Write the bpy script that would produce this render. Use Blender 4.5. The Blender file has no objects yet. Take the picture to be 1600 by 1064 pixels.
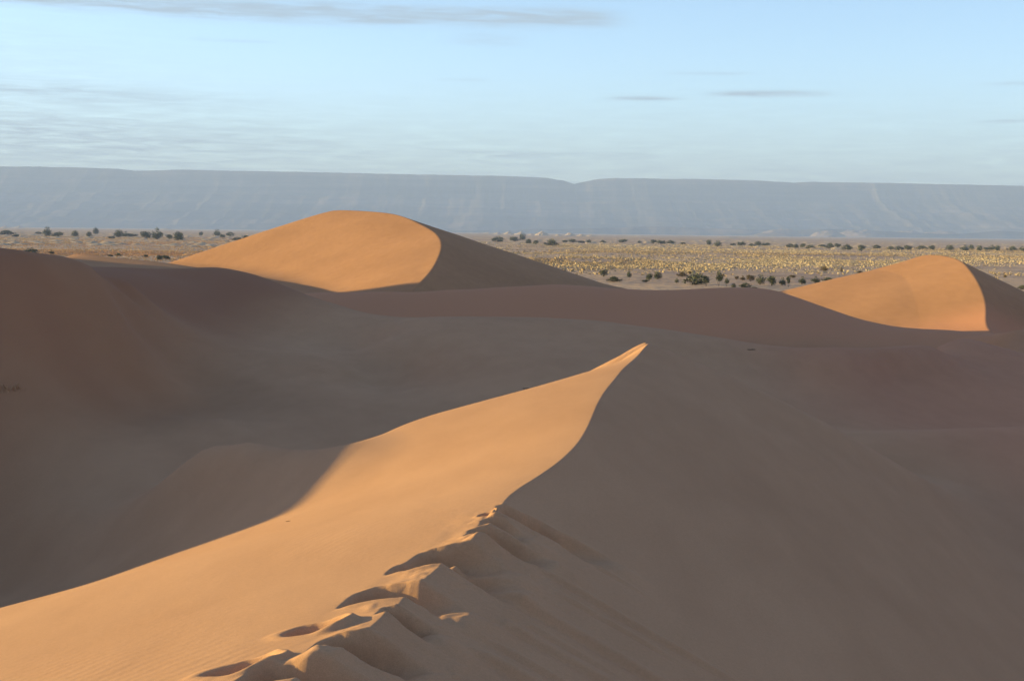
import bpy, math, random
import numpy as np
from mathutils import Matrix, Vector

# ------------------------------------------------------------------ camera, sky, sun, exposure
scene = bpy.context.scene
COL = scene.collection
CZ = 9.0                      # the eye stands 9 m above the plain
FPX = 2200.0                  # focal length in pixels of the 1600 px wide photograph
PITCH = math.atan(170 / FPX)
ROLL = math.radians(0.67)
F_ = np.array([0, math.cos(PITCH), -math.sin(PITCH)])
R0 = np.array([1.0, 0, 0]); U0 = np.array([0, math.sin(PITCH), math.cos(PITCH)])
R_ = R0 * math.cos(ROLL) + U0 * math.sin(ROLL)
U_ = U0 * math.cos(ROLL) - R0 * math.sin(ROLL)

cam_d = bpy.data.cameras.new('camera')
cam = bpy.data.objects.new('camera', cam_d); COL.objects.link(cam)
cam_d.sensor_width = 36.0; cam_d.lens = FPX / 1600 * 36
cam_d.clip_start = 0.1; cam_d.clip_end = 80000
cam.matrix_world = Matrix(((R_[0], U_[0], -F_[0], 0), (R_[1], U_[1], -F_[1], 0),
                           (R_[2], U_[2], -F_[2], CZ), (0, 0, 0, 1)))
scene.camera = cam

SUN_EL = math.radians(7.4)
SUN_AZ = math.radians(-80)    # clockwise from +Y (the view direction): from the left, a little beyond
SUN_DIR = Vector((math.sin(SUN_AZ) * math.cos(SUN_EL), math.cos(SUN_AZ) * math.cos(SUN_EL), math.sin(SUN_EL)))

world = bpy.data.worlds.new('World'); scene.world = world; world.use_nodes = True
wt = world.node_tree; wn = wt.nodes; wl = wt.links
wn.clear()
sky = wn.new('ShaderNodeTexSky'); sky.sky_type = 'NISHITA'; sky.sun_disc = False
sky.sun_elevation = SUN_EL; sky.sun_rotation = SUN_AZ
sky.altitude = 600; sky.air_density = 0.7; sky.dust_density = 0.6; sky.ozone_density = 1.3
bg = wn.new('ShaderNodeBackground'); bg.inputs['Strength'].default_value = 0.112
wo = wn.new('ShaderNodeOutputWorld')

# thin stratus streaks, laid out by bearing and elevation
def wmath(op, a, b=None, c=None):
    n = wn.new('ShaderNodeMath'); n.operation = op
    for i, v in enumerate((a, b, c)):
        if v is None: continue
        if isinstance(v, (int, float)): n.inputs[i].default_value = v
        else: wl.new(v, n.inputs[i])
    return n.outputs[0]
wtc = wn.new('ShaderNodeTexCoord'); wsep = wn.new('ShaderNodeSeparateXYZ'); wl.new(wtc.outputs['Generated'], wsep.inputs[0])
wx, wy, wz = wsep.outputs
waz = wmath('ARCTAN2', wx, wy); wel = wmath('ARCSINE', wz)
wcomb = wn.new('ShaderNodeCombineXYZ'); wl.new(wmath('MULTIPLY', waz, 7.0), wcomb.inputs[0]); wl.new(wmath('MULTIPLY', wel, 95.0), wcomb.inputs[1])
wno = wn.new('ShaderNodeTexNoise'); wno.inputs['Scale'].default_value = 1.0; wno.inputs['Detail'].default_value = 6; wno.inputs['Roughness'].default_value = 0.62
wl.new(wcomb.outputs[0], wno.inputs['Vector'])
wnz = wno.outputs['Fac']; wnc = wmath('SUBTRACT', wnz, 0.5)
def wstep(a, b, v):
    n = wn.new('ShaderNodeMapRange'); n.interpolation_type = 'SMOOTHSTEP'
    n.inputs['From Min'].default_value = a; n.inputs['From Max'].default_value = b; wl.new(v, n.inputs['Value']); return n.outputs[0]
def streak(a0, a1, el, thick, amount, soft=0.03, tilt=0.0, wob=0.008):
    e = wmath('SUBTRACT', wmath('MULTIPLY_ADD', wnc, wob, wel), el)
    if tilt: e = wmath('SUBTRACT', e, wmath('MULTIPLY', waz, tilt))
    q = wmath('DIVIDE', e, thick); g = wmath('EXPONENT', wmath('MULTIPLY', wmath('MULTIPLY', q, q), -1.0))
    w = wmath('MULTIPLY', wstep(a0, a0 + soft, waz), wmath('SUBTRACT', 1.0, wstep(a1 - soft, a1, waz)))
    return wmath('MULTIPLY', wmath('MULTIPLY', g, w), amount)
cl = streak(-1.2, 0.090, 0.1485, 0.0056, 1.15, soft=0.05, tilt=-0.006, wob=0.012)
for args in ((-1.0, -0.02, 0.166, 0.006, 0.7, 0.2, 0, 0.03), (0.0, 0.10, 0.163, 0.0025, 0.35, 0.04, 0, 0.01), (-0.06, 0.02, 0.134, 0.004, 0.3, 0.04, 0, 0.03), (0.12, 0.232, 0.0975, 0.0019, 0.95, 0.05, -0.004, 0.002),
             (0.055, 0.125, 0.0945, 0.0014, 0.8, 0.03, -0.01, 0.002), (0.09, 0.175, 0.1105, 0.0010, 0.3, 0.03, 0, 0.002), (0.31, 0.9, 0.101, 0.0012, 0.4, 0.03, 0, 0.003), (0.30, 0.7, 0.077, 0.0012, 0.3, 0.03, 0, 0.003),
             (-2.6, -0.10, 0.112, 0.030, 0.34, 0.35, 0, 0.02), (-0.07, 0.12, 0.054, 0.0022, 0.3, 0.06, 0, 0.003), (-1.4, -0.12, 0.083, 0.006, 0.36, 0.2, -0.02, 0.008), (-1.6, -0.03, 0.055, 0.018, 0.36, 0.25, -0.02, 0.01), 
             (-0.23, -0.16, 0.128, 0.001, 0.2, 0.02, 0, 0.003), (-0.06, -0.015, 0.105, 0.001, 0.2, 0.01, 0, 0.003)):
    cl = wmath('ADD', cl, streak(*args))
# a grey veil low over the whole horizon, and the same kind of streaks all round
cl = wmath('ADD', cl, wmath('MULTIPLY', wmath('SUBTRACT', 1.0, wstep(0.01, 0.125, wmath('MULTIPLY_ADD', wnc, 0.03, wel))), 0.72))
cl = wmath('ADD', cl, wmath('MULTIPLY', wmath('MULTIPLY', wstep(0.55, 0.78, wnz), 0.35), wstep(0.17, 0.24, wel)))
cl = wmath('MULTIPLY', wmath('MINIMUM', cl, 0.85), wmath('MULTIPLY_ADD', wnz, 0.9, 0.5)); cl = wmath('MINIMUM', cl, 0.9)
wc2 = wn.new('ShaderNodeCombineXYZ'); wl.new(wmath('MULTIPLY', waz, 26.0), wc2.inputs[0]); wl.new(wmath('MULTIPLY', wel, 330.0), wc2.inputs[1])
wn2 = wn.new('ShaderNodeTexNoise'); wn2.inputs['Scale'].default_value = 1.0; wn2.inputs['Detail'].default_value = 5; wn2.inputs['Roughness'].default_value = 0.65; wn2.inputs['Distortion'].default_value = 0.6
wl.new(wc2.outputs[0], wn2.inputs['Vector'])
cl = wmath('MINIMUM', wmath('MULTIPLY', cl, wstep(0.05, 0.75, wn2.outputs['Fac'])), 0.9); cl = wmath('MINIMUM', wmath('MULTIPLY', cl, 1.3), 0.9)
wmix = wn.new('ShaderNodeMix'); wmix.data_type = 'RGBA'; wl.new(cl, wmix.inputs[0]); wl.new(sky.outputs[0], wmix.inputs[6]); wmix.inputs[7].default_value = (1.25, 1.62, 1.95, 1)
wl.new(wmix.outputs[2], bg.inputs['Color']); wl.new(bg.outputs[0], wo.inputs['Surface'])

sun_d = bpy.data.lights.new('sun', 'SUN'); sun_d.energy = 5.0; sun_d.angle = math.radians(0.53)
sun_d.color = (1.0, 0.81, 0.32)
sun = bpy.data.objects.new('sun', sun_d); COL.objects.link(sun)
sun.rotation_euler = SUN_DIR.to_track_quat('Z', 'Y').to_euler()
sun.location = (-60, 20, 60)

scene.view_settings.view_transform = 'Standard'
scene.view_settings.look = 'None'
scene.view_settings.gamma = 1.0
scene.view_settings.use_curve_mapping = False
scene.view_settings.exposure = 1.75
scene.render.engine = 'CYCLES'
scene.cycles.use_denoising = True
scene.cycles.max_bounces = 8
scene.cycles.diffuse_bounces = 5
scene.cycles.volume_bounces = 1
scene.cycles.transparent_max_bounces = 8

# ------------------------------------------------------------------ helpers
def horizon(px): return 362.0 + (px - 800) * math.tan(ROLL)
def W(px, py, d):
    """photo pixel + distance along the view -> point (world x, y, height above the eye)"""
    v = F_ + (px - 800) / FPX * R_ - (py - 532) / FPX * U_
    v = v * (d / v[1])
    return (v[0], v[1], v[2])

_tab = np.random.RandomState(7).rand(256, 256)
def vnoise(x, y, seed=0):
    x = np.asarray(x, float) + seed * 17.31; y = np.asarray(y, float) + seed * 9.77
    xi = np.floor(x).astype(int); yi = np.floor(y).astype(int)
    fx = x - xi; fy = y - yi
    fx = fx * fx * fx * (fx * (fx * 6 - 15) + 10); fy = fy * fy * fy * (fy * (fy * 6 - 15) + 10)
    a = _tab[xi % 256, yi % 256]; b = _tab[(xi + 1) % 256, yi % 256]
    c = _tab[xi % 256, (yi + 1) % 256]; d = _tab[(xi + 1) % 256, (yi + 1) % 256]
    return (a * (1 - fx) + b * fx) * (1 - fy) + (c * (1 - fx) + d * fx) * fy
def fbm(x, y, octv=4, seed=0):
    s = 0; a = 0.5
    for k in range(octv):
        s = s + a * (vnoise(x, y, seed + k) * 2 - 1); x = x * 2.03; y = y * 2.03; a *= 0.5
    return s

class Spline:                       # natural cubic through points, linear beyond the ends
    def __init__(s, t, v):
        t = np.array(t, float); v = np.array(v, float); n = len(t); h = np.diff(t)
        A = np.zeros((n, n)); r = np.zeros(n); A[0, 0] = A[-1, -1] = 1
        for i in range(1, n - 1):
            A[i, i - 1] = h[i - 1]; A[i, i] = 2 * (h[i - 1] + h[i]); A[i, i + 1] = h[i]
            r[i] = 3 * ((v[i + 1] - v[i]) / h[i] - (v[i] - v[i - 1]) / h[i - 1])
        c = np.linalg.solve(A, r); s.t, s.v, s.c = t, v, c
        s.b = (v[1:] - v[:-1]) / h - h * (2 * c[:-1] + c[1:]) / 3; s.d = (c[1:] - c[:-1]) / (3 * h)
    def __call__(s, q):
        q = np.asarray(q, float); i = np.clip(np.searchsorted(s.t, q) - 1, 0, len(s.t) - 2)
        qq = np.clip(q, s.t[0], s.t[-1]); e = qq - s.t[i]
        y = s.v[i] + s.b[i] * e + s.c[i] * e ** 2 + s.d[i] * e ** 3
        lo = s.b[0]; hl = s.t[-1] - s.t[-2]; hi = s.b[-1] + 2 * s.c[-2] * hl + 3 * s.d[-1] * hl ** 2
        return y + np.where(q < s.t[0], (q - s.t[0]) * lo, 0) + np.where(q > s.t[-1], (q - s.t[-1]) * hi, 0)

def smax(a, b, k):
    h = np.clip(0.5 + 0.5 * (a - b) / k, 0, 1)
    return b * (1 - h) + a * h + k * h * (1 - h)
def sstep(a, b, x):
    t = np.clip((x - a) / (b - a), 0, 1); return t * t * (3 - 2 * t)

def raw_mesh(name, V, Q, mat, smooth=True, attr=None):
    """numpy arrays -> one mesh; Q is (n,4) or (n,3)"""
    me = bpy.data.meshes.new(name); V = np.asarray(V, np.float32); Q = np.asarray(Q, np.int32)
    k = Q.shape[1]
    me.vertices.add(len(V)); me.vertices.foreach_set('co', V.ravel())
    me.loops.add(Q.size); me.loops.foreach_set('vertex_index', Q.ravel())
    me.polygons.add(len(Q)); me.polygons.foreach_set('loop_start', np.arange(0, Q.size, k, dtype=np.int32))
    me.polygons.foreach_set('loop_total', np.full(len(Q), k, np.int32))
    me.polygons.foreach_set('use_smooth', np.full(len(Q), smooth, bool))
    me.update(calc_edges=True); me.validate()
    if attr is not None:
        a = me.attributes.new('tint', 'FLOAT', 'POINT'); a.data.foreach_set('value', np.asarray(attr, np.float32))
    me.materials.append(mat)
    return me
def link(name, me, parent=None):
    o = bpy.data.objects.new(name, me); COL.objects.link(o); o.parent = parent; return o
def grid_faces(nr, nc):
    i = np.arange(nr * nc).reshape(nr, nc)
    return np.stack([i[:-1, :-1].ravel(), i[:-1, 1:].ravel(), i[1:, 1:].ravel(), i[1:, :-1].ravel()], 1)
def tag(o, label=None, cat=None, group=None, kind=None):
    if label: o['label'] = label
    if cat: o['category'] = cat
    if group: o['group'] = group
    if kind: o['kind'] = kind
    return o

# ------------------------------------------------------------------ materials
def new_mat(name):
    m = bpy.data.materials.new(name); m.use_nodes = True; nt = m.node_tree; nt.nodes.clear()
    out = nt.nodes.new('ShaderNodeOutputMaterial'); p = nt.nodes.new('ShaderNodeBsdfPrincipled')
    nt.links.new(p.outputs[0], out.inputs['Surface'])
    p.inputs['Roughness'].default_value = 0.95
    p.inputs['Specular IOR Level'].default_value = 0.05
    return m, nt, p, out
def ramp(nt, fac, stops):
    r = nt.nodes.new('ShaderNodeValToRGB'); e = r.color_ramp.elements
    while len(e) < len(stops): e.new(0.5)
    for q, (pos, c) in zip(e, stops): q.position = pos; q.color = (*c, 1)
    nt.links.new(fac, r.inputs[0]); return r.outputs[0]
def tex_noise(nt, scale, detail=4, rough=0.55, vec=None, stretch=None):
    t = nt.nodes.new('ShaderNodeTexNoise'); t.inputs['Scale'].default_value = scale
    t.inputs['Detail'].default_value = detail; t.inputs['Roughness'].default_value = rough
    if vec is None:
        g = nt.nodes.new('ShaderNodeNewGeometry'); vec = g.outputs['Position']
    if stretch:
        mp = nt.nodes.new('ShaderNodeMapping'); mp.inputs['Scale'].default_value = stretch
        nt.links.new(vec, mp.inputs[0]); vec = mp.outputs[0]
    nt.links.new(vec, t.inputs['Vector']); return t.outputs['Fac']
def mathn(nt, op, a, b=None):
    n = nt.nodes.new('ShaderNodeMath'); n.operation = op
    for i, v in enumerate((a, b)):
        if v is None: continue
        if isinstance(v, (int, float)): n.inputs[i].default_value = v
        else: nt.links.new(v, n.inputs[i])
    return n.outputs[0]
def mixc(nt, fac, a, b, mode='MIX'):
    n = nt.nodes.new('ShaderNodeMix'); n.data_type = 'RGBA'; n.blend_type = mode
    for i, v in ((0, fac), (6, a), (7, b)):
        if isinstance(v, (int, float)): n.inputs[i].default_value = v
        elif isinstance(v, tuple): n.inputs[i].default_value = (*v, 1)
        else: nt.links.new(v, n.inputs[i])
    return n.outputs[2]

def sand_material(name, c0, c1, r0=None, r1=None):
    m, nt, p, out = new_mat(name)
    ge = nt.nodes.new('ShaderNodeNewGeometry'); pos = ge.outputs['Position']
    big = tex_noise(nt, 0.09, 4); mid = tex_noise(nt, 1.3, 4, stretch=(1, .35, 1)); fine = tex_noise(nt, 140, 2); gr = tex_noise(nt, 28, 3)
    f = mathn(nt, 'ADD', mathn(nt, 'MULTIPLY', big, .6), mathn(nt, 'MULTIPLY', mid, .4))
    c = ramp(nt, f, [(0.36, c0), (0.64, c1)])
    if r0:                                            # redder sand of the far dunes; other tones by position follow
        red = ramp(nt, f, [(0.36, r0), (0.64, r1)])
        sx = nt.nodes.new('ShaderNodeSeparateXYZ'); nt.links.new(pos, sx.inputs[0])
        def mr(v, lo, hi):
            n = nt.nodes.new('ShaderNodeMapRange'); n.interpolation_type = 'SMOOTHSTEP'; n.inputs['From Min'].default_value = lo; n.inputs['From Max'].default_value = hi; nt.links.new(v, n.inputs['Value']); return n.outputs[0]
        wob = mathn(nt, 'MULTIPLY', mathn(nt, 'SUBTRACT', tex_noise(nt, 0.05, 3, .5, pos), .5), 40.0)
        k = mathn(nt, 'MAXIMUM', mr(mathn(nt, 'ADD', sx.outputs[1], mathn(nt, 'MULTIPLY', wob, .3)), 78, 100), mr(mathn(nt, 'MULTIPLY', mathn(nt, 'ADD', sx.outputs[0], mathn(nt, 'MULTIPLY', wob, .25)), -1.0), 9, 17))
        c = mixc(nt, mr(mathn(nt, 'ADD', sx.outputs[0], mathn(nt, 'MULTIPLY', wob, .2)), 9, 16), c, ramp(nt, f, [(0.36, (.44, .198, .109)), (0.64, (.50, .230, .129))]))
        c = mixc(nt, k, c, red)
        c = mixc(nt, mathn(nt, 'MULTIPLY', mr(sx.outputs[1], 90, 99), mathn(nt, 'SUBTRACT', 1.0, mr(sx.outputs[1], 122, 132))), c, (0.50, 0.222, 0.116))  # middle ridge: warm bounced light put into the sand colour
        c = mixc(nt, mathn(nt, 'MULTIPLY', mr(mathn(nt, 'MULTIPLY', mathn(nt, 'ADD', sx.outputs[0], mathn(nt, 'MULTIPLY', wob, .2)), -1.0), 10, 17), mathn(nt, 'SUBTRACT', 1.0, mr(sx.outputs[1], 85, 110))), c, (0.315, 0.137, 0.074))  # left dune: its deeper shade painted into the sand colour
    g = ramp(nt, fine, [(0.25, (.80, .79, .78)), (0.75, (1.14, 1.14, 1.14))])
    c = mixc(nt, 0.8, c, g, 'MULTIPLY')
    nt.links.new(mixc(nt, 0.5, c, ramp(nt, gr, [(0.3, (.9, .9, .9)), (0.7, (1.08, 1.08, 1.08))]), 'MULTIPLY'), p.inputs['Base Color'])
    # wind ripples, a few millimetres high, and sand grain
    wv = nt.nodes.new('ShaderNodeTexWave'); wv.wave_type = 'BANDS'; wv.bands_direction = 'X'
    wv.inputs['Scale'].default_value = 2.3; wv.inputs['Distortion'].default_value = 6.0
    wv.inputs['Detail'].default_value = 3; wv.inputs['Detail Scale'].default_value = 0.6
    mp = nt.nodes.new('ShaderNodeMapping'); mp.inputs['Rotation'].default_value = (0, 0, 0.5); nt.links.new(pos, mp.inputs[0]); nt.links.new(mp.outputs[0], wv.inputs['Vector'])
    patch = ramp(nt, tex_noise(nt, 0.35, 3), [(0.42, (0, 0, 0)), (0.68, (1, 1, 1))])
    h = mathn(nt, 'ADD', mathn(nt, 'MULTIPLY', mathn(nt, 'MULTIPLY', wv.outputs['Fac'], patch), 0.0024),
              mathn(nt, 'ADD', mathn(nt, 'MULTIPLY', fine, 0.0012), mathn(nt, 'ADD', mathn(nt, 'MULTIPLY', mid, 0.010), mathn(nt, 'MULTIPLY', gr, 0.0015))))
    b = nt.nodes.new('ShaderNodeBump'); b.inputs['Strength'].default_value = 0.7; b.inputs['Distance'].default_value = 1.0
    nt.links.new(h, b.inputs['Height']); nt.links.new(b.outputs[0], p.inputs['Normal'])
    return m
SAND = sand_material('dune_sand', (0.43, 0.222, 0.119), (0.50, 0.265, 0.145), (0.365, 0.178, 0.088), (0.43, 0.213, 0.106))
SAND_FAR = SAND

# ------------------------------------------------------------------ the dune field: a smooth sheet through surveyed points
pts = []
def P(*rows):
    for px, py, d in rows: pts.append(W(px, py, d))
def X(*rows):
    for r in rows: pts.append(r)
# left dune: near shoulder and its back
P((0, 396, 44), (0, 394, 48), (0, 403, 52), (50, 400, 46.5), (50, 395, 50), (50, 405, 54), (100, 410, 49), (100, 403, 53), (100, 414, 57), (145, 424, 51.5), (145, 418, 55), (200, 440, 60))
P((-60, 425, 56), (0, 430, 57), (0, 420, 72), (-60, 412, 72), (20, 412, 92), (90, 424, 64), (0, 408, 112), (100, 420, 80))
# its face
P((0, 420, 42.2), (0, 450, 41), (0, 500, 39.5), (0, 600, 36.8), (0, 700, 34.2), (0, 800, 31.6), (0, 900, 29.3),
  (100, 440, 47), (100, 500, 45), (100, 600, 41), (200, 460, 58), (200, 500, 55), (200, 470, 59), (200, 452, 63), (200, 436, 69), (200, 425, 78), (160, 432, 62), (150, 423, 72), (250, 440, 76), (250, 480, 64), (200, 600, 47), (200, 700, 36.5), (200, 780, 32), (100, 800, 31),
  (300, 500, 67), (300, 460, 77), (300, 438, 85), (400, 500, 75), (300, 600, 53), (400, 600, 54), (300, 655, 43), (400, 650, 47), (500, 560, 62),
  (500, 640, 49), (460, 690, 42))
# far spur of the left dune running into the valley swell
P((200, 419, 88), (270, 420, 92), (340, 420, 95), (400, 430, 93), (460, 452, 90), (520, 474, 86), (600, 493, 82),
  (680, 495, 80), (770, 496, 80), (850, 498, 80), (950, 505, 78), (1050, 517, 74), (1130, 530, 71), (1200, 544, 68),
  (1270, 553, 66), (1330, 556, 65), (1400, 552, 67), (1450, 541, 71), (1500, 528, 80), (1600, 515, 95))
# behind it
X((-36, 104, -3.4), (-28, 108, -4.4), (-21, 106, -5.2), (-14, 102, -6.2), (-10, 98, -6.8), (-6, 95, -7.4), (0, 95, -7.5), (6, 95, -7.5), (12, 94, -7.5),
  (18, 90, -7.6), (24, 88, -7.8), (30, 92, -8.1), (38, 98, -8.2))
# middle ridge
P((500, 462, 112), (600, 458, 113), (700, 453, 116), (780, 449, 118), (870, 445, 120), (950, 451, 121), (1000, 456, 122),
  (1100, 457, 122), (1180, 457, 120), (1215, 459, 118), (1300, 485, 112), (1360, 503, 108), (1400, 511, 106), (1480, 516, 103))
X((-10, 132, -7.2), (0, 136, -7.6), (10, 138, -7.9), (20, 134, -8.2), (27, 128, -8.5), (33, 121, -8.6), (40, 116, -8.7), (52, 112, -8.4))
X((-20, 160, -7.6), (-5, 163, -7.8), (10, 166, -7.9), (24, 170, -8.2), (32, 166, -8.4), (38, 155, -8.6), (44, 140, -8.7), (58, 140, -8.8))
# valley
P((700, 560, 64), (600, 600, 61), (640, 575, 65), (570, 545, 72), (850, 560, 60), (850, 530, 68), (1000, 535, 67), (700, 530, 69), (600, 535, 70),
  (1120, 560, 65), (1250, 590, 63), (1400, 585, 65), (1500, 565, 71), (1600, 552, 78), (1600, 605, 64), (1450, 625, 60), (1320, 630, 58))
X((9, 80, -6.2), (12, 78, -6.5), (15, 76, -6.8), (18, 75, -7.1), (21, 76, -7.1), (13, 52, -7.1), (17, 52, -7.2), (21, 53, -7.2), (26, 54, -7.2), (31, 84, -7.1), (36, 88, -7.3))
# low swell on the right and the hollow before it
P((1360, 680, 45), (1500, 673, 45), (1600, 667, 46), (1700, 660, 47), (1450, 730, 39.5), (1600, 760, 37), (1600, 830, 33))
X((7, 24, -7.6), (11, 27, -7.5), (16, 24, -7.6), (22, 30, -7.0), (14, 12, -7.8), (8, 8, -7.6), (24, 12, -7.8), (5, 34, -7.2), (3, 44, -6.6))
# spur that joins the near ridge from the left, and the bowl before it
P((390, 690, 29), (330, 698, 31), (450, 701, 27.5), (520, 714, 26), (300, 770, 28), (400, 768, 25.2), (220, 740, 34))
X((-9.5, 20, -6.0), (-13, 16, -6.6), (-8, 16.5, -6.2), (-16, 8, -6.4), (-12, 24, -6.0), (-4.5, 31, -6.0), (-2, 36, -6.3), (-8, 34, -6.2))
# crest of the left dune beside the frame and unseen dunes there, heights shaped to cast shade
X((-25, 6, -3.6), (-23, 14, -3.0), (-21.5, 19, -2.7), (-20.5, 23, -2.1), (-20.2, 26, -1.86), (-20, 28.5, -1.70), (-19.7, 31, -1.97), (-19.4, 34, -2.2), (-18.8, 38, -1.6), (-17.6, 43, -1.0), (-27, 32, -3.0), (-27, 26, -3.0),
  (-34, 20, -4.5), (-40, 40, -3.0), (-64, 46, 3.0), (-66, 62, 8.5), (-67, 78, 10.5), (-68, 95, 10.5), (-68, 112, 10.5), (-70, 126, 9.5), (-71, 134, 7.4), (-72, 140, 4.6), (-74, 146, 2.3), (-80, 156, 1.5), (-86, 172, 0.6), (-95, 200, -2.8), (-40, 64, -1.0), (-52, 72, 2.5), (-52, 96, 1.5), (-45, 106, -2.6), (-54, 118, -0.5), (-90, 70, 5.0), (-92, 100, 5.0), (-86, 40, -1),
  (-110, 60, -3), (-110, 100, -3), (-110, 140, -6), (-120, 60, -7), (-60, 10, -6), (-60, -20, -6), (-50, 150, -3.3), (-40, 130, -3.6), (-62, 190, -5.2))
P((110, 399, 190), (170, 402, 186), (230, 408, 182), (150, 412, 150), (250, 418, 140), (300, 419, 160))
X((-60, 230, -8.2), (-40, 215, -7.5), (-20, 230, -8.6), (0, 235, -9.4), (40, 225, -9.4), (70, 210, -9.4), (90, 170, -9.3), (62, 112, -7.6), (52, 84, -6.6), (48, 60, -6.3), (50, 20, -6.0), (78, -22, 3), (77, 20, 5), (79, 60, 5), (86, 98, 4), (96, 132, -1), (108, 160, -6),  # includes an unseen right ridge, added to block low sky and bounce warm light
  (36, 40, -6.6), (115, 20, -2), (120, 70, -2), (125, 110, -5), (52, -20, -6), (0, -30, -6), (-24, -20, -3), (120, 10, -8), (0, 2, -6.5), (20, -15, -7.5))
CP = np.array(pts)
def warp(x, y):
    r = np.sqrt(x * x + y * y + 1e-6); s = np.log(1 + r / 15.0) / r * 30
    return np.stack([x * s, y * s], -1)
WP = warp(CP[:, 0], CP[:, 1]); N = len(CP)
def tps(r2): return 0.5 * r2 * np.log(r2 + 1e-9)
_d2 = ((WP[:, None] - WP[None]) ** 2).sum(-1)
_A = np.zeros((N + 3, N + 3)); _A[:N, :N] = tps(_d2) + np.eye(N) * 0.06
_A[:N, N] = 1; _A[:N, N + 1:] = WP; _A[N, :N] = 1; _A[N + 1:, :N] = WP.T
_S = np.linalg.solve(_A, np.concatenate([CP[:, 2], np.zeros(3)]))
def base_h(x, y):
    x = np.asarray(x, float); y = np.asarray(y, float); sh = x.shape
    q = warp(x.ravel(), y.ravel()); out = np.empty(len(q))
    for i in range(0, len(q), 20000):
        b = q[i:i + 20000]
        d2 = ((b[:, None, 0] - WP[None, :, 0]) ** 2 + (b[:, None, 1] - WP[None, :, 1]) ** 2)
        out[i:i + 20000] = tps(d2) @ _S[:N] + _S[N] + b @ _S[N + 1:]
    z = out.reshape(sh)
    z = z + 0.10 * fbm(x * .13, y * .13, 3, 3) * sstep(20, 60, y)
    # the sand ends: it runs out under the plain
    edge = np.maximum(sstep(225, 262, y + 10 * fbm(x * .03, y * .03, 3, 5)), sstep(120, 165, np.abs(x)))
    return z * (1 - edge) + (-9.9) * edge

# ------------------------------------------------------------------ crested dunes: crest line + left flank + slip face
class Crest:
    def __init__(s, crest, left, right, k=1.2):
        c = np.array(crest); s.xc = Spline(c[:, 1], c[:, 0]); s.zc = Spline(c[:, 1], c[:, 2])
        s.left, s.right, s.k = left, right, k; s.y0, s.y1 = c[0, 1], c[-1, 1]
    def raw(s, x, y):
        u = x - s.xc(y); zc = s.zc(y)
        return np.where(u < 0, zc - s.left(-u, y), zc - s.right(u, y))
    def h(s, x, y, b=None):
        if b is None: b = base_h(x, y)
        r = s.raw(x, y); return smax(r, b, s.k), r - b
def crest_mesh(name, c, ys, us, extra=None, mat=None):
    Y, Uo = np.meshgrid(ys, us, indexing='ij'); Xx = c.xc(Y) + Uo
    b = base_h(Xx, Y); z, df = c.h(Xx, Y, b)
    if extra is not None: z = z + extra(Uo, Y, z - b)
    z = z - 0.25 * sstep(0.85 * c.k, 1.6 * c.k, -df)
    V = np.stack([Xx, Y, z + CZ], -1).reshape(-1, 3)
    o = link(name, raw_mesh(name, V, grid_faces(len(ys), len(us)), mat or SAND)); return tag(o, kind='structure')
def spaced(*segs):
    out = []
    for a, b, n in segs: out.append(np.linspace(a, b, n, endpoint=False))
    return np.concatenate(out + [[segs[-1][1]]])

# near ridge
ys_ = [-6, 0, 4, 6, 8, 10, 12, 14, 15.5, 17, 18.4, 19.6, 23, 26, 28, 30, 33, 36, 37.5, 39, 42, 47]
zc_ = [-2.0, -1.75, -2.25, -2.5, -2.75, -2.9, -2.98, -2.98, -2.95, -2.96, -2.96, -2.95, -2.92, -2.9, -2.88, -2.88, -2.86, -2.83, -3.15, -3.8, -5.4, -8]
cp_ = {15.5: 797, 17: 846, 18.4: 884, 19.6: 905, 23: 931, 26: 949, 28: 964, 30: 976, 33: 998, 36: 1016}
xc_ = []
for y, z in zip(ys_, zc_):
    if y in cp_: xc_.append((cp_[y] - 800) / FPX * y)
    else: xc_.append({-6: -2.0, 0: -2.0, 4: -1.85, 6: -1.72, 8: -1.42, 10: -1.02, 12: -0.68, 14: -0.22, 37.5: 3.75, 39: 4.0, 42: 4.5, 47: 5.3}[y])
sh = np.array([(-30, -8, -6.0), (-22, 0, -5.0), (-15, 6, -5.6), (-10.4, 11, -5.1), (-8.0, 14.2, -4.8)] +
              [W(px, py, d) for px, py, d in ((0, 950, 16.8), (130, 915, 17.6), (250, 874, 18.6), (350, 838, 19.7), (440, 803, 21), (500, 760, 22.7), (555, 712, 25.2), (640, 661, 28.4),
                                              (720, 636, 30.4), (800, 617, 31.9), (870, 604, 33.0), (905, 602, 33.7), (925, 595, 34.2), (960, 571, 35))] + [(3.42, 36, -2.86), (3.5, 38, -3.4), (4.2, 42, -5.6), (5, 47, -8)])
SX = Spline(sh[:, 1], sh[:, 0]); SZ = Spline(sh[:, 1], sh[:, 2])
NX = Spline(ys_, xc_); NZ = Spline(ys_, zc_)
def near_left(u, y):
    wd = np.maximum(NX(y) - SX(y), 0.12); drop = NZ(y) - SZ(y); w = u / wd
    g = np.where(w < 1, np.clip(w, 0, 1) ** 1.12, 1.0)
    dx = (SX(y + .2) - SX(y - .2)) / .4; e = np.maximum(u - wd, 0) / np.sqrt(1 + dx * dx)
    return drop * g + 0.26 * e + 0.5 * (np.sqrt(e * e + .35 ** 2) - .35)
def near_right(u, y):
    return (0.53 - 0.18 * sstep(18, 33, y)) * u + 0.0185 * sstep(16, 33, y) * np.minimum(u, 9) ** 2 + 0.05 * (1 - np.exp(-u / .3)) * fbm(u * .2, y * .25, 2, 9)
NEAR = Crest(list(zip(xc_, ys_, zc_)), near_left, near_right, k=0.9)

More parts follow.
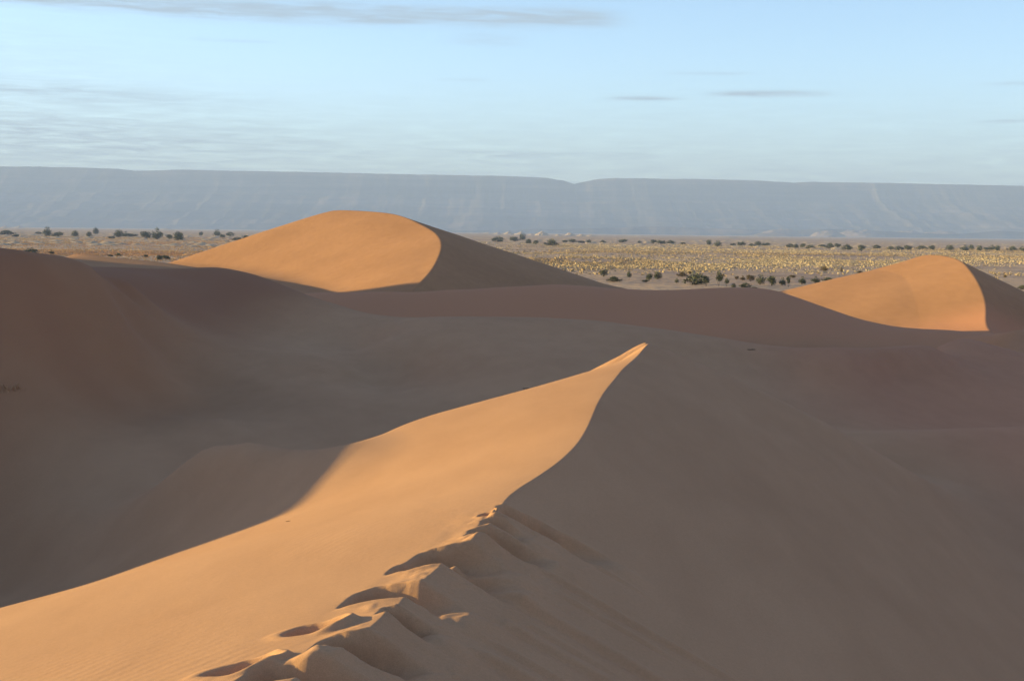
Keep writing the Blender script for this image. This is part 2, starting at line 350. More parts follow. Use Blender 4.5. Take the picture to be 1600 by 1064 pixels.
# footprints along the crest: (y, u where it cuts in, u where its slide ends, half width, depth, drift of y per u)
PITS = [(14.95, -.06, 1.35, .22, .30, .06), (14.28, -.14, .45, .15, .18, 0), (13.82, -.22, .75, .20, .30, .10), (13.02, -.50, .50, .25, .40, -.10), (12.58, -.54, .72, .22, .42, .08),
        (11.42, -.58, .48, .29, .46, .05), (10.72, -.10, .45, .17, .28, -.12), (9.72, -.30, .55, .26, .44, .08), (8.85, -.56, .6, .32, .44, -.05), (7.9, -.35, .6, .34, .34, 0),
        (7.0, -.3, .8, .38, .34, 0), (6.1, -.2, .8, .38, .34, 0), (5.2, -.2, .8, .38, .34, 0)]
BOWLS = [(10.42, -.52, .17, .24, .15), (9.4, -.70, .20, .26, .11), (14.6, -.12, .10, .10, .05), (8.5, -.95, .2, .24, .10)]
MOUNDS = [(13.45, .10, .12, .20, .26), (14.42, .08, .08, .16, .22), (9.3, -.12, .08, .22, .26)]
SLIDES = [(13.7, .4, 3.4, .07, .06, -.12), (12.6, .3, 3.6, .10, .08, -.10), (11.9, .5, 2.6, .09, .06, -.1), (10.9, .4, 3.0, .11, .08, -.12), (10.2, .5, 2.2, .09, .06, -.1),
          (13.35, .7, 2.4, .05, .04, -.1), (14.8, .5, 1.8, .05, .035, -.08), (9.5, .5, 2.6, .1, .07, -.1), (12.2, .6, 1.8, .05, .04, -.1), (11.3, .5, 2.2, .06, .05, -.1)]
def footprints(u, y, above):
    z = np.zeros_like(u); ju = u + .06 * fbm(u * 2.6, y * 2.6, 2, 21); jy = y + .10 * fbm(u * 2.4, y * 2.4, 2, 22) + .012 * fbm(u * 12, y * 12, 2, 23)
    sy = y + .05 * fbm(u * .9, y * .9, 2, 24)
    for yi, a, b, w, D, dr in PITS:
        c = yi + dr * np.maximum(ju, 0); q = np.abs(jy - c) / (w * (1 + .25 * np.clip(ju, 0, 1)))
        prof = np.where(q < 1, (1 - q ** 5.5) ** 1.3, 0)
        along = sstep(a, a + .15, ju) * (1 - sstep(a + .22 * (b - a), b, ju))
        z -= D * prof * along
        z += .02 * np.exp(-((q - 1.12) / .2) ** 2) * along
        z += .05 * np.where(q < 1, (1 - q * q), 0) * np.exp(-((ju - b) / .22) ** 2)
    for yi, uc, wy, wu, D in BOWLS:
        r = np.sqrt(((jy - yi) / wy) ** 2 + ((ju - uc) / wu) ** 2)
        z -= D * np.where(r < 1, (1 - r ** 2.2), 0); z += (.012 + .05 * sstep(uc, uc + wu, ju)) * np.exp(-((r - 1.2) / .24) ** 2)
    for yi, a, b, w, D, dr in SLIDES:
        q = (sy - yi - dr * u) / w
        along = sstep(a, a + .4, ju) * (1 - sstep(a + .5 * (b - a), b, ju))
        z += .75 * D * along * (np.where(q > 0, np.exp(-(q / 1.6) ** 2), np.exp(-(q / .35) ** 2)) - .3 * np.exp(-((q + .9) / .7) ** 2))
    for yi, uc, hh, ry, ru in MOUNDS:
        r = np.sqrt(((jy - yi) / ry) ** 2 + ((ju - uc) / ru) ** 2); z += hh * np.clip(1 - r, 0, 1) ** 1.2
    crumb = sstep(-.4, -.1, u) * (1 - sstep(.5, 1.3, u)) * (1 - sstep(14.6, 15.6, y))
    z += crumb * .014 * np.clip(fbm(u * 7, y * 6, 3, 35) - .08, 0, 1) * 2
    z += .02 * sstep(-.42, -.02, ju) * (1 - sstep(.0, .28, ju)) * (1 - sstep(13.6, 14.8, y)) * sstep(-.25, .35, fbm(u * .5, y * 1.1, 2, 36) + .25)
    band = sstep(-.75, -.2, u) * (1 - sstep(.6, 2.4, u)) * (1 - sstep(14.2, 15.6, y))
    z += band * (.018 * fbm(u * 2.5, y * 1.8, 2, 31) + .004 * fbm(u * 9, y * 7, 2, 33))
    z += .006 * fbm(u * 1.2, y * .9, 3, 41) * (1 - band)
    return z * sstep(0, .6, above)
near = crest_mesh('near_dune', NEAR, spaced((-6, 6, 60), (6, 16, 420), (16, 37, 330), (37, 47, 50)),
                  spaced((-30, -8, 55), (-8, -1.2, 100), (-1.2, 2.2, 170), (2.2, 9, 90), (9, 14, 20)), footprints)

# far dune with the rounded bowl of light
fd = [W(*r) for r in ((640, 462, 128), (645, 456, 131), (668, 430, 139), (684, 405, 150), (690, 385, 161), (682, 366, 174), (656, 350, 187), (620, 336, 197), (575, 330.5, 205), (515, 330.5, 213))]
fd = [(-10, 119, -8.6)] + fd[1:]
fd += [(-28.5, 220, 1.3), (-29.5, 230, -1.8), (-31, 245, -7), (-32, 256, -10.5)]
FAR_A = Crest(fd, lambda u, y: 0.27 * u + 0.08 * (np.sqrt(u * u + 36) - 6) - 0.08 * np.maximum(u - 24, 0),
              lambda u, y: (0.52 - 0.20 * sstep(148, 186, y)) * u, k=1.6)
crest_mesh('far_dune', FAR_A, spaced((119, 200, 170), (200, 256, 120)), spaced((-60, -10, 110), (-10, 10, 90), (10, 45, 70)),
           lambda u, y, a: 0.10 * fbm(u * .12, y * .08, 3, 12) * sstep(0, 2, np.abs(u)), SAND_FAR)
fe = [W(*r) for r in ((1543, 516, 116), (1543, 510, 120), (1541, 480, 127), (1531, 446, 135), (1515, 421, 143), (1492, 404, 152), (1467, 399, 157), (1442, 399.5, 161))]
fe = [(39.5, 106, -9.8)] + fe[1:]
fe += [(46.2, 166, -3.2), (46.5, 174, -5.4), (47, 186, -9.2), (47, 192, -11)]
FAR_B = Crest(fe, lambda u, y: 0.30 * u - 0.06 * np.clip(u - 6, 0, 20), lambda u, y: 0.46 * u, k=1.6)
crest_mesh('far_dune', FAR_B, spaced((106, 165, 130), (165, 192, 50)), spaced((-34, -8, 70), (-8, 8, 80), (8, 30, 50)),
           lambda u, y, a: 0.08 * fbm(u * .15, y * .1, 3, 14) * sstep(0, 2, np.abs(u)), SAND_FAR)

# the sheet of sand they stand on
bx = np.concatenate([-np.geomspace(175, 8, 150), np.linspace(-7.8, 11.8, 60), np.geomspace(12, 175, 130)])
by = np.concatenate([np.linspace(-45, 6, 24), np.linspace(7, 60, 130), np.geomspace(60.5, 290, 190)])
BY, BX = np.meshgrid(by, bx, indexing='ij'); BZ = base_h(BX, BY)
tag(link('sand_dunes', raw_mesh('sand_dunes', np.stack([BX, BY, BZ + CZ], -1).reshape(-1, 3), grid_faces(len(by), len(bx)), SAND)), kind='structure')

def terrain(x, y):
    x = np.atleast_1d(np.asarray(x, float)); y = np.atleast_1d(np.asarray(y, float)); b = base_h(x, y); z = np.maximum(b, -9.0)
    for c in (NEAR, FAR_A, FAR_B):
        inr = (y > c.y0) & (y < c.y1); z = np.where(inr, np.maximum(z, c.h(x, y, b)[0]), z)
    return z
def hit(px, py, d0=8, d1=2500):
    """first sand met along the photo ray -> world point"""
    ds = np.geomspace(d0, d1, 3000); v = np.array([W(px, py, 1.0)])[0]
    xs, yy, zz = v[0] * ds, ds, v[2] * ds
    t = terrain(xs, yy); i = np.argmax(zz <= t)
    return (xs[i], yy[i], t[i] + CZ)

# ------------------------------------------------------------------ the plain
def ground_material():
    m, nt, p, out = new_mat('plain_ground')
    ge = nt.nodes.new('ShaderNodeNewGeometry'); pos = ge.outputs['Position']
    n1 = tex_noise(nt, 0.012, 6, .6, pos); n2 = tex_noise(nt, 0.09, 5, .65, pos); n3 = tex_noise(nt, 0.5, 3, .6, pos)
    stone = ramp(nt, n2, [(0.3, (.27, .175, .135)), (0.7, (.37, .25, .19))])
    sandc = ramp(nt, n3, [(0.3, (.44, .28, .175)), (0.7, (.54, .36, .24))])
    f = ramp(nt, mathn(nt, 'ADD', mathn(nt, 'MULTIPLY', n1, .6), mathn(nt, 'MULTIPLY', n2, .4)), [(0.38, (0, 0, 0)), (0.55, (1, 1, 1))])
    nt.links.new(mixc(nt, f, stone, sandc), p.inputs['Base Color'])
    b = nt.nodes.new('ShaderNodeBump'); b.inputs['Strength'].default_value = 0.8; b.inputs['Distance'].default_value = 1.0
    nt.links.new(mathn(nt, 'ADD', mathn(nt, 'MULTIPLY', n2, 1.0), mathn(nt, 'MULTIPLY', n3, .25)), b.inputs['Height']); nt.links.new(b.outputs[0], p.inputs['Normal'])
    return m
GROUND = ground_material()
def plain_h(x, y):
    r = np.sqrt(x * x + y * y)
    a = sstep(230, 420, r)
    return a * (0.35 * fbm(x * .022, y * .022, 3, 51) + 0.25 * fbm(x * .09, y * .09, 2, 52) * (1 - sstep(900, 1600, r))) - 0.12 * (1 - a)
rr = np.concatenate([[0.5], np.geomspace(60, 1800, 330), np.geomspace(1840, 14500, 60)])
aa = np.concatenate([np.radians(np.linspace(-28, 28, 420)), np.radians(np.linspace(28.6, 331.4, 180))])
RR, AA = np.meshgrid(rr, np.append(aa, aa[0] + 2 * math.pi), indexing='ij')
GX, GY = RR * np.sin(AA), RR * np.cos(AA)
tag(link('ground', raw_mesh('ground', np.stack([GX, GY, plain_h(GX, GY)], -1).reshape(-1, 3), grid_faces(len(rr), len(aa) + 1)[:, ::-1], GROUND)), kind='structure')

# ------------------------------------------------------------------ mountains and far hills
def rock_material(name, dark, light, zscale):
    m, nt, p, out = new_mat(name)
    ge = nt.nodes.new('ShaderNodeNewGeometry'); pos = ge.outputs['Position']
    st = tex_noise(nt, 1.0, 5, .7, pos, (0.0006, 0.0006, zscale)); n = tex_noise(nt, 0.0022, 8, .65, pos)
    nt.links.new(ramp(nt, mathn(nt, 'ADD', mathn(nt, 'MULTIPLY', st, .55), mathn(nt, 'MULTIPLY', n, .45)), [(0.36, dark), (0.52, tuple(.6 * a + .4 * b for a, b in zip(dark, light))), (0.66, light)]), p.inputs['Base Color'])
    b = nt.nodes.new('ShaderNodeBump'); b.inputs['Strength'].default_value = 0.8; b.inputs['Distance'].default_value = 40
    nt.links.new(n, b.inputs['Height']); nt.links.new(b.outputs[0], p.inputs['Normal'])
    return m
ROCK = rock_material('mountain_rock', (.035, .034, .037), (.23, .165, .14), 0.02)
PALE = rock_material('butte_rock', (.20, .135, .105), (.29, .20, .155), 0.08)
MD = 12000.0
tp = [(0, 262), (60, 262), (120, 263), (190, 265.5), (213, 268.5), (240, 268), (280, 266.5), (400, 268.5), (520, 271), (600, 273), (700, 275), (800, 277), (850, 279), (875, 283), (893, 288.5), (910, 285),
      (930, 281), (950, 279.5), (1050, 280.5), (1100, 281), (1180, 283.5), (1232, 286.5), (1260, 285.5), (1350, 286.5), (1420, 287.5), (1500, 290), (1600, 292)]
tx = [-13800, -9000, -6500] + [(px - 800) / FPX * MD for px, py in tp] + [6500, 9000, 13800]
tz = [470, 520, 500] + [CZ + (horizon(px) - py) / FPX * MD for px, py in tp] + [430, 455, 400]
mx = np.concatenate([np.linspace(-13800, -5200, 180), np.linspace(-5160, 5160, 900), np.linspace(5200, 13800, 180)])
mt = np.concatenate([np.linspace(0, 1, 90), np.linspace(1.03, 1.5, 12)])
T, MX = np.meshgrid(mt, mx, indexing='ij')
top = np.interp(MX, tx, tz) + 3.5 * fbm(MX * .006, MX * 0, 3, 61)
rid = 1 - np.abs(fbm(MX * .0021, T * .5, 4, 62)) * 2.2          # buttresses and gullies down the scarp
rid2 = 1 - np.abs(fbm(MX * .007, T * 1.2, 3, 63)) * 2.2
prof = np.where(T < .72, .55 * (np.clip(T, 0, .72) / .72) ** 1.7, .55 + .45 * sstep(.72, .93, T))
env = np.sin(np.pi * np.clip(T, 0, .96) / .96) ** .7
hz = top * np.clip(prof + env * (.018 * (rid - .55) + .016 * (rid2 - .5) + .03 * fbm(MX * .0012, T * 6, 3, 67) + .05 * fbm(MX * .0035, T * 4, 4, 68) * (1 - sstep(.35, .7, T))), 0, 1)
step = .06 * np.sin(T * 46 + 3 * fbm(MX * .001, T, 2, 64)) * env * top * .35
hz = np.where(T >= .95, top + (T - .95) * 0, np.minimum(hz + step, top))
MYY = MD - 2600 * (.95 - T) - 45 * env * (rid - .5) - 22 * env * (rid2 - .5) + 500 * fbm(MX * .0006, MX * 0 + 3, 2, 66) * (1 - T).clip(0, 1)
tag(link('mountains', raw_mesh('mountains', np.stack([MX, MYY, hz - 3 * (T <= 0)], -1).reshape(-1, 3), grid_faces(len(mt), len(mx)), ROCK)), kind='structure')

def hill(name, px, base, hpx, wpx, mat, seed, flat=0.0, asp=1.0):
    d = CZ * FPX / max(base - horizon(px), 1.3); h = hpx / FPX * d; w = wpx / FPX * d
    x0 = (px - 800) / FPX * d
    u = np.linspace(-1, 1, 34); U, Vv = np.meshgrid(u, u, indexing='ij')
    r = np.sqrt(U ** 2 + Vv ** 2) * (1 + .25 * fbm(U * 1.7, Vv * 1.7, 3, seed))
    z = h * np.clip(1 - r, 0, 1) ** (0.9 if not flat else .5)
    if flat: z = np.minimum(z, h * flat) / flat
    z = z * (1 + .35 * fbm(U * 4, Vv * 4, 3, seed + 5)) - 0.6
    V = np.stack([x0 + U * w * .62, d + Vv * w * .62 * asp, z], -1).reshape(-1, 3)
    return tag(link(name, raw_mesh(name, V, grid_faces(34, 34), mat)), kind='structure')
DUNE_FAR = sand_material('far_sand', (.47, .32, .20), (.56, .40, .27))
for i, (px, b, h, w) in enumerate([(762, 365, 3, 18), (776, 366, 4, 14), (794, 366.5, 6, 18), (812, 367, 6, 18), (828, 367.5, 3, 16), (845, 368, 8, 20), (870, 368.5, 4, 10), (888, 368.5, 6, 16), (907, 369, 4, 16), (922, 369.3, 3.5, 16),
                                   (30, 356.3, 4, 14), (8, 356.4, 4, 12), (260, 359, 3, 20), (1130, 371.6, 3, 40), (1000, 370.2, 2.5, 50)]):
    hill('sand_hill', px, b, h * .85, w, DUNE_FAR, 70 + i)
for i, (px, b, h, w, fl) in enumerate([(1160, 368.4, 7, 34, 0), (1217, 369.2, 12, 52, .75), (1205, 369.3, 8, 60, 0), (1290, 370.2, 10, 38, .8), (1337, 370.6, 12, 52, .8), (1352, 370.8, 9, 44, 0), (1415, 371.4, 12, 40, .8),
                                       (1467, 372.0, 12, 50, .85), (1488, 372.2, 7, 60, 0), (1565, 373.0, 10, 60, .8), (1600, 373.4, 7, 60, 0)]):
    hill('butte', px, b, h * .85, w * 1.15, PALE, 90 + i, fl)
# low dark scarp between the buttes and the mountains
lx = np.linspace(-900, 4600, 500); lt = np.linspace(0, 1, 16); LT, LX = np.meshgrid(lt, lx, indexing='ij')
lh = 58 * (.75 + .5 * fbm(LX * .0018, LX * 0, 3, 111)) * sstep(-900, 700, LX)
lz = lh * sstep(0, .5, LT + .12 * fbm(LX * .01, LT * 2, 3, 112)) * (1 - sstep(.7, 1, LT)) - 2
tag(link('low_scarp', raw_mesh('low_scarp', np.stack([LX, 8600 + 500 * LT + 200 * fbm(LX * .001, LX * 0, 2, 113), lz], -1).reshape(-1, 3), grid_faces(16, 500), ROCK)), kind='structure')

# ------------------------------------------------------------------ haze over plain and mountains
bm_v = [(x, y, z) for z in (-3.0, 585.0) for x, y in ((-14800, -14800), (14800, -14800), (14800, 14800), (-14800, 14800))]
me = bpy.data.meshes.new('haze'); me.from_pydata(bm_v, [], [(3, 2, 1, 0), (4, 5, 6, 7), (0, 1, 5, 4), (1, 2, 6, 5), (2, 3, 7, 6), (3, 0, 4, 7)]); me.update()
hm = bpy.data.materials.new('haze_air'); hm.use_nodes = True; hn = hm.node_tree; hn.nodes.clear()
ho = hn.nodes.new('ShaderNodeOutputMaterial'); pv = hn.nodes.new('ShaderNodeVolumePrincipled')
pv.inputs['Color'].default_value = (0.35, 0.46, 0.76, 1); pv.inputs['Density'].default_value = 1.4 / 12000; pv.inputs['Anisotropy'].default_value = 0.0
hn.links.new(pv.outputs[0], ho.inputs['Volume']); me.materials.append(hm)
tag(link('haze', me), kind='stuff')

# ------------------------------------------------------------------ plants
def leaf_material(name, stops, trans=0.15):
    m, nt, p, out = new_mat(name)
    a = nt.nodes.new('ShaderNodeAttribute'); a.attribute_name = 'tint'
    oi = nt.nodes.new('ShaderNodeObjectInfo')
    f = mathn(nt, 'ADD', mathn(nt, 'MULTIPLY', a.outputs['Fac'], .75), mathn(nt, 'MULTIPLY', oi.outputs['Random'], .25))
    nt.links.new(ramp(nt, f, stops), p.inputs['Base Color'])
    return m
LEAF = leaf_material('shrub_leaf', [(0, (.060, .062, .042)), (.5, (.115, .118, .076)), (1, (.20, .19, .125))])
LEAF_DRY = leaf_material('dry_leaf', [(0, (.085, .060, .035)), (.5, (.16, .115, .06)), (1, (.25, .18, .09))])
STRAW = leaf_material('straw', [(0, (.30, .19, .11)), (.45, (.47, .34, .20)), (.75, (.58, .45, .29)), (1, (.46, .41, .25))])
RUST = leaf_material('rust_straw', [(0, (.34, .17, .09)), (.5, (.54, .30, .15)), (1, (.60, .42, .19))])
BARK, _nt, _p, _o = new_mat('bark'); _n = tex_noise(_nt, 9, 4); _nt.links.new(ramp(_nt, _n, [(.3, (.06, .042, .03)), (.7, (.13, .095, .065))]), _p.inputs['Base Color'])

def tube(V, Q, p0, p1, r0, r1, n=6):
    p0, p1 = np.array(p0, float), np.array(p1, float); d = p1 - p0; d /= np.linalg.norm(d)
    a = np.cross(d, [0.3, 0.5, 0.81]); a /= np.linalg.norm(a); b = np.cross(d, a); k = len(V)
    for p, r in ((p0, r0), (p1, r1)):
        for i in range(n):
            t = 2 * math.pi * i / n; V.append(p + r * (math.cos(t) * a + math.sin(t) * b))
    for i in range(n): Q.append((k + i, k + (i + 1) % n, k + n + (i + 1) % n, k + n + i))
def shrub_meshes(seed, kind):
    """unit shrub, 1 m high and 1 m wide: a few crooked stems and a crown of leaf sprays"""
    rs = np.random.RandomState(seed); V, Q = [], []; tips = []
    stems = {'round': 4, 'low': 6, 'tree': 2}[kind]
    for k in range(stems):
        t = 2 * math.pi * (k + rs.rand() * .6) / stems; p = np.array([.03 * math.cos(t), .03 * math.sin(t), -.03])
        reach = {'round': .22, 'low': .36, 'tree': .14}[kind]
        for j in range(3):
            q = p + np.array([reach * (.3 + .3 * j) * math.cos(t) + .05 * rs.randn(), reach * (.3 + .3 * j) * math.sin(t) + .05 * rs.randn(), {'round': .2, 'low': .14, 'tree': .24}[kind] + .04 * rs.randn()])
            tube(V, Q, p, q, .022 - .006 * j, .016 - .005 * j); p = q
            if j: tips.append(q)
    trunk = raw_mesh('shrub_trunk', np.array(V), np.array(Q), BARK)
    nb = {'round': 14, 'low': 15, 'tree': 12}[kind]; lv, lt_, tint = [], [], []
    for b in range(nb):
        t = rs.rand() * 2 * math.pi; rad = math.sqrt(rs.rand())
        if kind == 'round': c = np.array([.34 * rad * math.cos(t), .34 * rad * math.sin(t), .14 + .62 * rs.rand() * (1 - .35 * rad)]); s = .17 + .09 * rs.rand()
        elif kind == 'low': c = np.array([.40 * rad * math.cos(t), .40 * rad * math.sin(t), .12 + .56 * rs.rand() * (1 - .5 * rad)]); s = .15 + .09 * rs.rand()
        else: c = np.array([.32 * rad * math.cos(t), .32 * rad * math.sin(t), .36 + .48 * rs.rand() * (1 - .35 * rad)]); s = .15 + .09 * rs.rand()
        bt = rs.rand()
        for l in range(46):
            d = rs.randn(3); d /= np.linalg.norm(d); pos = c + d * s * (.45 + .6 * rs.rand()) * np.array([1, 1, .85])
            if pos[2] < .02: pos[2] = .02 + .1 * rs.rand()
            ax = rs.randn(3) + d * .8 + np.array([0, 0, .5]); ax /= np.linalg.norm(ax); sd = np.cross(ax, rs.randn(3)); sd /= np.linalg.norm(sd)
            L = .06 + .07 * rs.rand(); wd = .022 + .02 * rs.rand(); k0 = len(lv)
            lv += [pos - sd * wd, pos + ax * L * .5 + sd * wd * 0 - ax * L * .7, pos + sd * wd, pos + ax * L]
            lt_.append((k0, k0 + 1, k0 + 2, k0 + 3)); tint += [np.clip(.55 * bt + .45 * rs.rand(), 0, 1)] * 4
    out = []
    for m in (LEAF, LEAF_DRY): out.append(raw_mesh('shrub_crown', np.array(lv), np.array(lt_), m, False, tint))
    return trunk, out[0], out[1]
PROTO = {k: [shrub_meshes(s0 + i, k) for i in range(3)] for k, s0 in (('round', 201), ('low', 221), ('tree', 241))}
rng = random.Random(5)
ORD = ['first', 'second', 'third', 'fourth', 'fifth', 'sixth', 'seventh', 'eighth', 'ninth', 'tenth', 'eleventh', 'twelfth', 'thirteenth', 'fourteenth', 'fifteenth', 'sixteenth', 'seventeenth', 'eighteenth', 'nineteenth',
       'twentieth', 'twenty-first', 'twenty-second', 'twenty-third', 'twenty-fourth', 'twenty-fifth', 'twenty-sixth', 'twenty-seventh', 'twenty-eighth', 'twenty-ninth', 'thirtieth']
def shrub(px, base, hpx, wpx, label, group, dry=False, sunk=0.0, d0=170):
    x, y, z = hit(px, base, d0)
    h = hpx / FPX * y * 1.2; w = wpx / FPX * y * 1.2
    kind = 'low' if w > 1.45 * h else ('tree' if h > 1.15 * w else 'round')
    tr, cr, crd = PROTO[kind][rng.randrange(3)]
    o = bpy.data.objects.new('desert_shrub', None); COL.objects.link(o); o.location = (x, y, z - sunk); o.rotation_euler.z = rng.uniform(0, 6.28); o.scale = (w, w, h)
    o.empty_display_size = .3
    tag(o, label, 'shrub', group)
    for nm, me_ in (('trunk', tr), ('crown', crd if dry else cr)):
        c = bpy.data.objects.new(nm, me_); COL.objects.link(c); c.parent = o
# the row at the foot of the dunes, one by one
ROW = [(943, 432, 12, 12, 'round dark shrub alone at the left end of the row behind the dunes'), (959, 440, 9, 21, 'low spreading shrub beside the tall dune tail, left end of the row'),
       (983, 437, 12, 10, 'upright small shrub standing between low spreading shrub and a leaning pair'), (1014, 439, 12, 11, 'left shrub of the close pair left of the biggest shrub'),
       (1027, 436, 13, 13, 'right shrub of the close pair left of the biggest shrub'), (1008, 441, 5, 9, 'tiny low bush at the foot of the close pair'), (1057, 442, 7, 7, 'tiny dark bush just left of the biggest shrub'),
       (1087, 444, 19, 31, 'biggest and widest dark shrub of the row behind the middle dune'), (1103, 447, 15, 13, 'shrub pressed against the right side of the biggest shrub'), (1123, 446, 20, 14, 'tallest tree-like shrub just right of the biggest shrub'),
       (1135, 447, 11, 9, 'thin small shrub right under the tallest tree-like shrub'), (1147, 450, 8, 8, 'small dark bush low behind the middle dune crest'), (1164, 450, 9, 17, 'low wide bush half hidden by the middle dune crest'),
       (1188, 444, 15, 15, 'left shrub of two equal round shrubs near the right dune'), (1206, 446, 16, 16, 'right shrub of two equal round shrubs near the right dune'), (1222, 446, 12, 11, 'shrub next right after the two equal round shrubs'),
       (1232, 448, 15, 8, 'narrow upright shrub near the left slope of the right dune'), (1253, 444, 12, 11, 'round shrub above the lower left slope of the right dune'), (1274, 442, 10, 12, 'dark shrub half sunk behind the left slope of the right dune'),
       (1294, 439, 6, 18, 'last low bush of the row, on the right dune left slope'), (1178, 452, 5, 9, 'tiny bush peeping over the sunlit rim of the middle dune')]
for px, b, h, w, lab in ROW: shrub(px, b, h, w, lab, 'shrubs along the foot of the dunes')
for px, b, h, w, lab in [(1173, 439, 10, 13, 'brown dry bush behind the two equal round shrubs'), (1160, 438, 7, 8, 'small brown bush left of the brown dry bush'), (1151, 437, 6, 6, 'smallest brown bush above the low wide bush'),
                         (1066, 432, 8, 14, 'golden dry bush behind the biggest shrub'), (1078, 428, 5, 6, 'small rust brown bush above the biggest shrub'), (1238, 434, 6, 9, 'small brown bush above the narrow upright shrub'),
                         (1288, 424, 9, 11, 'sparse brown bush on bare ground left of the right dune peak'), (1315, 428, 9, 5, 'thin bare bush alone on the purple flat'), (1344, 427, 5, 8, 'tiny yellow bush on the edge of the right dune slope'),
                         (1571, 434, 5, 6, 'tiny bush on bare flat right of the right dune'), (1597, 452, 7, 12, 'dark bush at the right edge beside the right dune')]:
    shrub(px, b, h, w, lab, 'dry bushes on the flat', dry=lab.split()[0] not in ('dark',))
for px, b, h, w, lab in [(248, 406, 8, 11, 'left of two green bushes on the shaded sand at left'), (259, 405, 8, 12, 'right of two green bushes on the shaded sand at left'), (227, 402, 5, 8, 'little bush left of the two green bushes'),
                         (291, 411, 6, 9, 'small bush touching the left foot of the tall dune'), (80, 397, 6, 8, 'small bush just above the left dune shoulder'), (185, 400, 5, 9, 'yellowish bush at the edge of the shaded low dune'), (172, 401, 4, 8, 'tiny tuft beside the yellowish bush')]:
    shrub(px, b, h, w, lab, 'bushes behind the left dune', d0=290)
LEFT = [(10, 367, 8, 26), (48, 361, 10, 20), (73, 369, 14, 15), (90, 370, 10, 15), (118, 370, 11, 11), (139, 370, 9, 9), (149, 366, 11, 10), (185, 371, 13, 15), (174, 373, 5, 9), (197, 370, 8, 11), (207, 370, 6, 14), (228, 373, 12, 17),
        (246, 374, 17, 15), (277, 376, 15, 18), (265, 374, 8, 11), (340, 369, 10, 13), (348, 372, 6, 8), (359, 369, 7, 12), (371, 377, 8, 13), (385, 376, 9, 11), (315, 368, 6, 8), (25, 371, 6, 10), (60, 366, 5, 9)]
MID = [(778, 378, 9, 17), (804, 377, 9, 14), (816, 375, 10, 11), (827, 381, 8, 11), (837, 382, 7, 9), (862, 384, 11, 19), (883, 379, 5, 8), (895, 379, 7, 11), (908, 380, 5, 11), (921, 381, 7, 9), (942, 380, 5, 8)]
CEN = [(973, 379, 7, 13), (999, 380, 4, 6), (1021, 381, 7, 10), (1033, 381, 7, 13), (1048, 381, 6, 13), (1067, 382, 4, 8), (1107, 383, 9, 9), (1121, 385, 9, 13), (1145, 384, 5, 8), (1158, 384, 8, 12), (1174, 385, 5, 9), (1185, 384, 8, 11), (1197, 384, 6, 12)]
RIG = [(1234, 387, 7, 11), (1243, 388, 7, 9), (1254, 387, 7, 9), (1266, 389, 7, 13), (1285, 386, 5, 12), (1297, 388, 9, 14), (1309, 387, 7, 9), (1324, 391, 10, 15), (1346, 393, 11, 12), (1370, 389, 7, 11), (1392, 390, 6, 11), (1405, 391, 7, 12), (1419, 391, 8, 11), (1440, 390, 7, 15)]
FRI = [(1456, 391, 8, 11), (1484, 391, 9, 13), (1507, 392, 9, 12), (1518, 391, 9, 9), (1531, 392, 9, 10), (1550, 391, 8, 11), (1559, 392, 9, 9), (1582, 392, 8, 14), (1597, 392, 7, 9), (1540, 391, 6, 9)]
for rows, where, grp in ((LEFT, 'in scrub belt left of tall dune', 'scrub belt left of the tall dune'), (MID, 'in scrub belt beside small pale sand peaks', 'scrub belt beside the pale sand peaks'),
                         (CEN, 'in far line below the mountain notch', 'far scrub line in the middle'), (RIG, 'in far line left of right dune peak', 'far scrub line left of the right dune peak'),
                         (FRI, 'in far line right of right dune peak', 'far scrub line right of the right dune peak')):
    for i, (px, b, h, w) in enumerate(sorted(rows)):
        size = 'wide' if w > 1.45 * h else ('tall' if h > 1.05 * w else 'round')
        shrub(px, b, h, w, '%s grey-green shrub, %s from left %s' % (size, ORD[i], where), grp, d0=450)

# straw grass on the plain: far too many to count
def straw(name, n, place, hmean, mat, seed, blades=9):
    rs = np.random.RandomState(seed); x, y, s, tint = place(rs, n); n = len(x); z = plain_h(x, y)
    b = base_h(x, y) + CZ; keep = b < z + .25; x, y, s, tint, z = x[keep], y[keep], s[keep], tint[keep], np.maximum(z, b)[keep]; n = len(x)
    t = rs.rand(n, blades) * 2 * np.pi; ln = rs.rand(n, blades); hh = hmean * s[:, None] * (.6 + .6 * rs.rand(n, blades)); w = .26 * s[:, None] * (.7 + .6 * rs.rand(n, blades)); yaw = rs.rand(n, blades) * np.pi
    bx_ = x[:, None] + .32 * s[:, None] * np.cos(t) * ln; by_ = y[:, None] + .32 * s[:, None] * np.sin(t) * ln; bz = np.repeat(z[:, None], blades, 1) - .03
    V = np.empty((n, blades, 3, 3)); V[..., 0, :] = np.stack([bx_ - w * np.cos(yaw), by_ - w * np.sin(yaw), bz], -1); V[..., 1, :] = np.stack([bx_ + w * np.cos(yaw), by_ + w * np.sin(yaw), bz], -1)
    V[..., 2, :] = np.stack([bx_ + .5 * hh * np.cos(t) * ln, by_ + .5 * hh * np.sin(t) * ln, bz + hh], -1)
    tn = np.clip(tint[:, None] + .25 * (rs.rand(n, blades) - .5), 0, 1)
    me_ = raw_mesh(name, V.reshape(-1, 3), np.arange(n * blades * 3).reshape(-1, 3), mat, False, np.repeat(tn.ravel(), 3))
    return tag(link(name, me_), kind='stuff')
